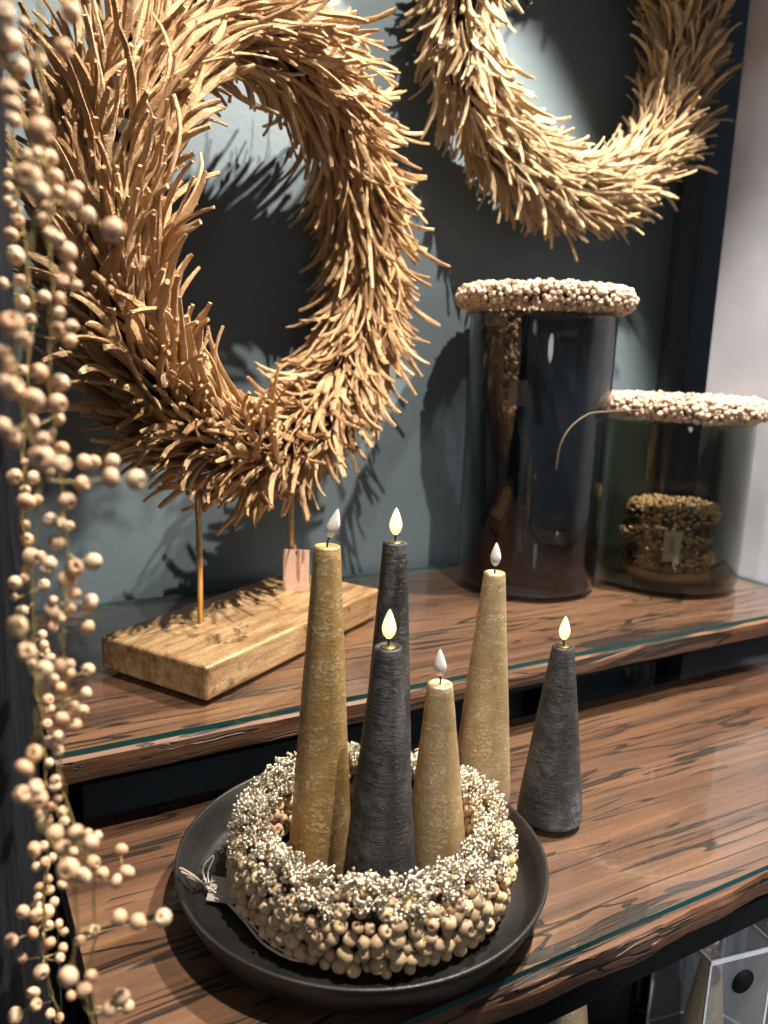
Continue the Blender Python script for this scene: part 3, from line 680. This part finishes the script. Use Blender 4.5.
def garland(stem, beads, m, seed, label, wire_r):
    o = Vector(stem[0]); t = thing('hanging_bead_garland', o); tag(t, label, 'garland', 'hanging wooden bead garlands')
    rnd = random.Random(seed)
    path = smooth_path([Vector(p)-o for p in stem], 5)
    mb = MB(); mb.tube([p + rand_dir(rnd)*.0006 for p in path], wire_r, 6)
    a2 = [p + Vector((math.cos(i*1.1), math.sin(i*1.1), 0))*.0016 for i, p in enumerate(path)]
    mb.tube(a2, wire_r*.6, 5)
    nodes = [(p, False) for p in path]; todo = [(Vector(b[:3])-o, b[3]/1000) for b in beads]
    while todo:
        best = None
        for i, (b, r) in enumerate(todo):
            for q, isb in nodes:
                d = (b - q).length + (.003 if isb else 0) + max(0, b.z - q.z)*.5
                if best is None or d < best[0]: best = (d, i, q)
        _, i, q = best; b, r = todo.pop(i)
        mid = (b + q)/2 + Vector((rnd.uniform(-.002, .002), rnd.uniform(-.002, .002), -.0012))
        mb.tube(smooth_path([q, mid, b], 3), wire_r*.55, 5)
        ax = (b - q).normalized() if (b-q).length > .001 else rand_dir(rnd)
        bead_obj(b, r, (ax + rand_dir(rnd)*.5).normalized(), m, t, rnd)
        nodes.append((b, True))
    mb.build('stem', M['wire'], t)
    return t
garland(STEM_N, BEADS_N, M['bead_pink'], 1, 'hanging garland with the largest, blurred pinkish wooden beads, in front of the other garlands', .00035)
garland(STEM_M, BEADS_M, M['bead_pink'], 2, 'hanging garland of pinkish wooden beads passing just beside the golden wreath and shelf end', .00045)
garland(STEM_F, BEADS_F, M['bead_pink'], 3, 'hanging garland of the smallest wooden beads, closest to the dark board', .0005)

# ------------------------------------------------------------------ boxed candles under the table
def clear_box(loc, rz, w, h, label, sticker=True):
    t = thing('candle_box', loc, rz); tag(t, label, 'box', 'clear candle boxes under the table')
    a = w/2; k = .0012
    mb = MB()
    for lo, hi in (((-a, -a, .03), (a, -a+k, h-.002)), ((-a, a-k, .03), (a, a, h-.002)), ((-a, -a+k, .03), (-a+k, a-k, h-.002)), ((a-k, -a+k, .03), (a, a-k, h-.002))): mb.box(lo, hi)
    mb.build('clear_sleeve', M['plastic'], t)
    ld = MB(); ld.box((-a-.001, -a-.001, h-.0018), (a+.001, a+.001, h)); ld.build('lid', M['plastic'], t)
    bs = MB(); b = a + .0006
    for lo, hi in (((-b, -b, 0), (b, b, .002)), ((-b, -b, .002), (b, -b+k, .055)), ((-b, b-k, .002), (b, b, .055)), ((-b, -b+k, .002), (-b+k, b-k, .055)), ((b-k, -b+k, .002), (b, b-k, .055))): bs.box(lo, hi)
    cb_ = bs.build('card_base', M['carton'], t)
    ed = MB()
    for lo, hi in (((-b-.0006, -b-.0006, .0535), (b+.0006, -b+.001, .056)), ((-b-.0006, b-.001, .0535), (b+.0006, b+.0006, .056)), ((-b-.0006, -b, .0535), (-b+.001, b, .056)), ((b-.001, -b, .0535), (b+.0006, b, .056))): ed.box(lo, hi)
    ed.build('base_rim', M['label'], cb_)
    for sx in (-1, 1):
        for sy in (-1, 1):
            ce = MB(); ce.box((sx*a-.0011, sy*a-.0011, .056), (sx*a+.0011, sy*a+.0011, h-.002)); ce.build('corner_fold', M['fold'], t)
    lr = MB()
    for lo, hi in (((-a-.001, -a-.0016, h-.0045), (a+.001, -a-.0004, h+.0006)), ((-a-.001, a+.0004, h-.0045), (a+.001, a+.0016, h+.0006)), ((-a-.0016, -a, h-.0045), (-a-.0004, a, h+.0006)), ((a+.0004, -a, h-.0045), (a+.0016, a, h+.0006))): lr.box(lo, hi)
    lr.build('lid_rim', M['fold'], t)
    if sticker:
        s_ = MB(); s_.lathe([(1e-6, 0), (.0125, 0), (.0125, .0006), (1e-6, .0006)], 32)
        o = s_.build('round_sticker', M['sticker'], t); o.rotation_euler = (PI/2, 0, 0); o.location = (.004, -a-.0002, h-.032)
    return t
ZS = -.3095
SPOTS = [((.640, .435, ZS), -.19, .074, .190, 'clear plastic candle box with round black sticker, standing under the table edge'),
         ((.735, .432, ZS), .30, .074, .196, 'clear plastic candle box farther along the shelf, beside the stickered box')]
for i, (l, rz, w, h, lab) in enumerate(SPOTS):
    clear_box(l, rz, w, h, lab, i == 0)
    candle((l[0], l[1], l[2]+.0035), .155, .027, .0095, M['candle_pale'], False, ('gold cone candle packed inside the stickered clear box', 'gold cone candle packed inside the farther clear box')[i])
candle((.520, .505, ZS), .158, .030, .012, M['candle_pale'], False, 'gold cone candle without a box, in the dark under the table')
ct = thing('black_carton', (.612, .555, ZS), .55); tag(ct, 'flat dark carton with a white barcode label, beside the clear candle boxes', 'box')
g = MB(); g.box((-.035, -.045, 0), (.035, .045, .135)); bevel(g.build('carton_body', M['carton'], ct), .0015)
g = MB(); g.box((-.022, -.036, .1351), (.022, -.012, .1355)); lb_ = g.build('label', M['label'], ct)
for k in range(9):
    g = MB(); x = -.018 + k*.0044; g.box((x, -.034, .1356), (x + (.0012, .002, .0009)[k % 3], -.018, .1358)); g.build('barcode_stripe', M['ink'], lb_)

# ------------------------------------------------------------------ light
def spot(loc, aim, power, size, blend, rad, col):
    l = bpy.data.lights.new('key_or_fill_spot', 'SPOT'); l.energy = power; l.spot_size = size; l.spot_blend = blend; l.shadow_soft_size = rad; l.color = col
    o = bpy.data.objects.new('key_or_fill_spot', l); COL.objects.link(o); o.location = loc
    o.rotation_euler = (Vector(aim)-Vector(loc)).to_track_quat('-Z', 'Y').to_euler(); return o
def area(loc, aim, power, sx, sy, col):
    l = bpy.data.lights.new('area_light', 'AREA'); l.shape = 'RECTANGLE'; l.size = sx; l.size_y = sy; l.energy = power; l.color = col
    o = bpy.data.objects.new('area_light', l); COL.objects.link(o); o.location = loc
    o.rotation_euler = (Vector(aim)-Vector(loc)).to_track_quat('-Z', 'Y').to_euler(); return o
spot((.50, .0, 1.95), (.32, .76, .28), 235, math.radians(58), .3, .014, (1, .89, .75))
spot((.98, .54, 1.5), (.42, .76, .15), 215, math.radians(74), .25, .014, (1, .89, .75))
spot((-.4, .30, 1.6), (1.16, .82, .45), 66, math.radians(26), .5, .05, (.88, .91, 1))  # added lamp, only there to brighten the white wall
spot((-.2, -1.1, 1.2), (.7, .8, .25), 7, math.radians(75), .6, .15, (.95, .97, 1))  # added weak fill from the front, lifts the dark sides
spot((1.05, -1.0, .55), (.70, .42, -.20), 90, math.radians(26), .5, .05, (.95, .97, 1))  # added low lamp to brighten the boxes under the table
w = bpy.data.worlds.new('shop'); SC.world = w; w.use_nodes = True
bg = w.node_tree.nodes['Background']; bg.inputs[0].default_value = (.75, .82, .92, 1); bg.inputs[1].default_value = .12

# ------------------------------------------------------------------ camera
cam = bpy.data.cameras.new('camera'); co = bpy.data.objects.new('camera', cam); COL.objects.link(co); SC.camera = co
RX, RY, RZ = ((0.873190,-0.062023,0.483417),(-0.485994,-0.185540,0.854040),(0.036723,-0.980677,-0.192155))
m = Matrix(((RX[0], -RX[1], -RX[2]), (RY[0], -RY[1], -RY[2]), (RZ[0], -RZ[1], -RZ[2]))).to_4x4()
m.translation = CAM; co.matrix_world = m
cam.sensor_fit = 'AUTO'; cam.sensor_width = 36; cam.lens = 795/1024*36; cam.clip_start = .02
cam.dof.use_dof = True; cam.dof.focus_distance = .70; cam.dof.aperture_fstop = 5.8

# stand the whole place on its floor (floor at height 0, table top at 0.80)
for o in list(SC.objects):
    if o.parent is None: o.location.z += ZL

SC.view_settings.view_transform = 'Standard'; SC.view_settings.look = 'None'
SC.view_settings.gamma = 1; SC.view_settings.use_curve_mapping = False; SC.view_settings.exposure = 0.06
SC.cycles.use_denoising = True; SC.cycles.transparent_max_bounces = 24; SC.cycles.max_bounces = 10
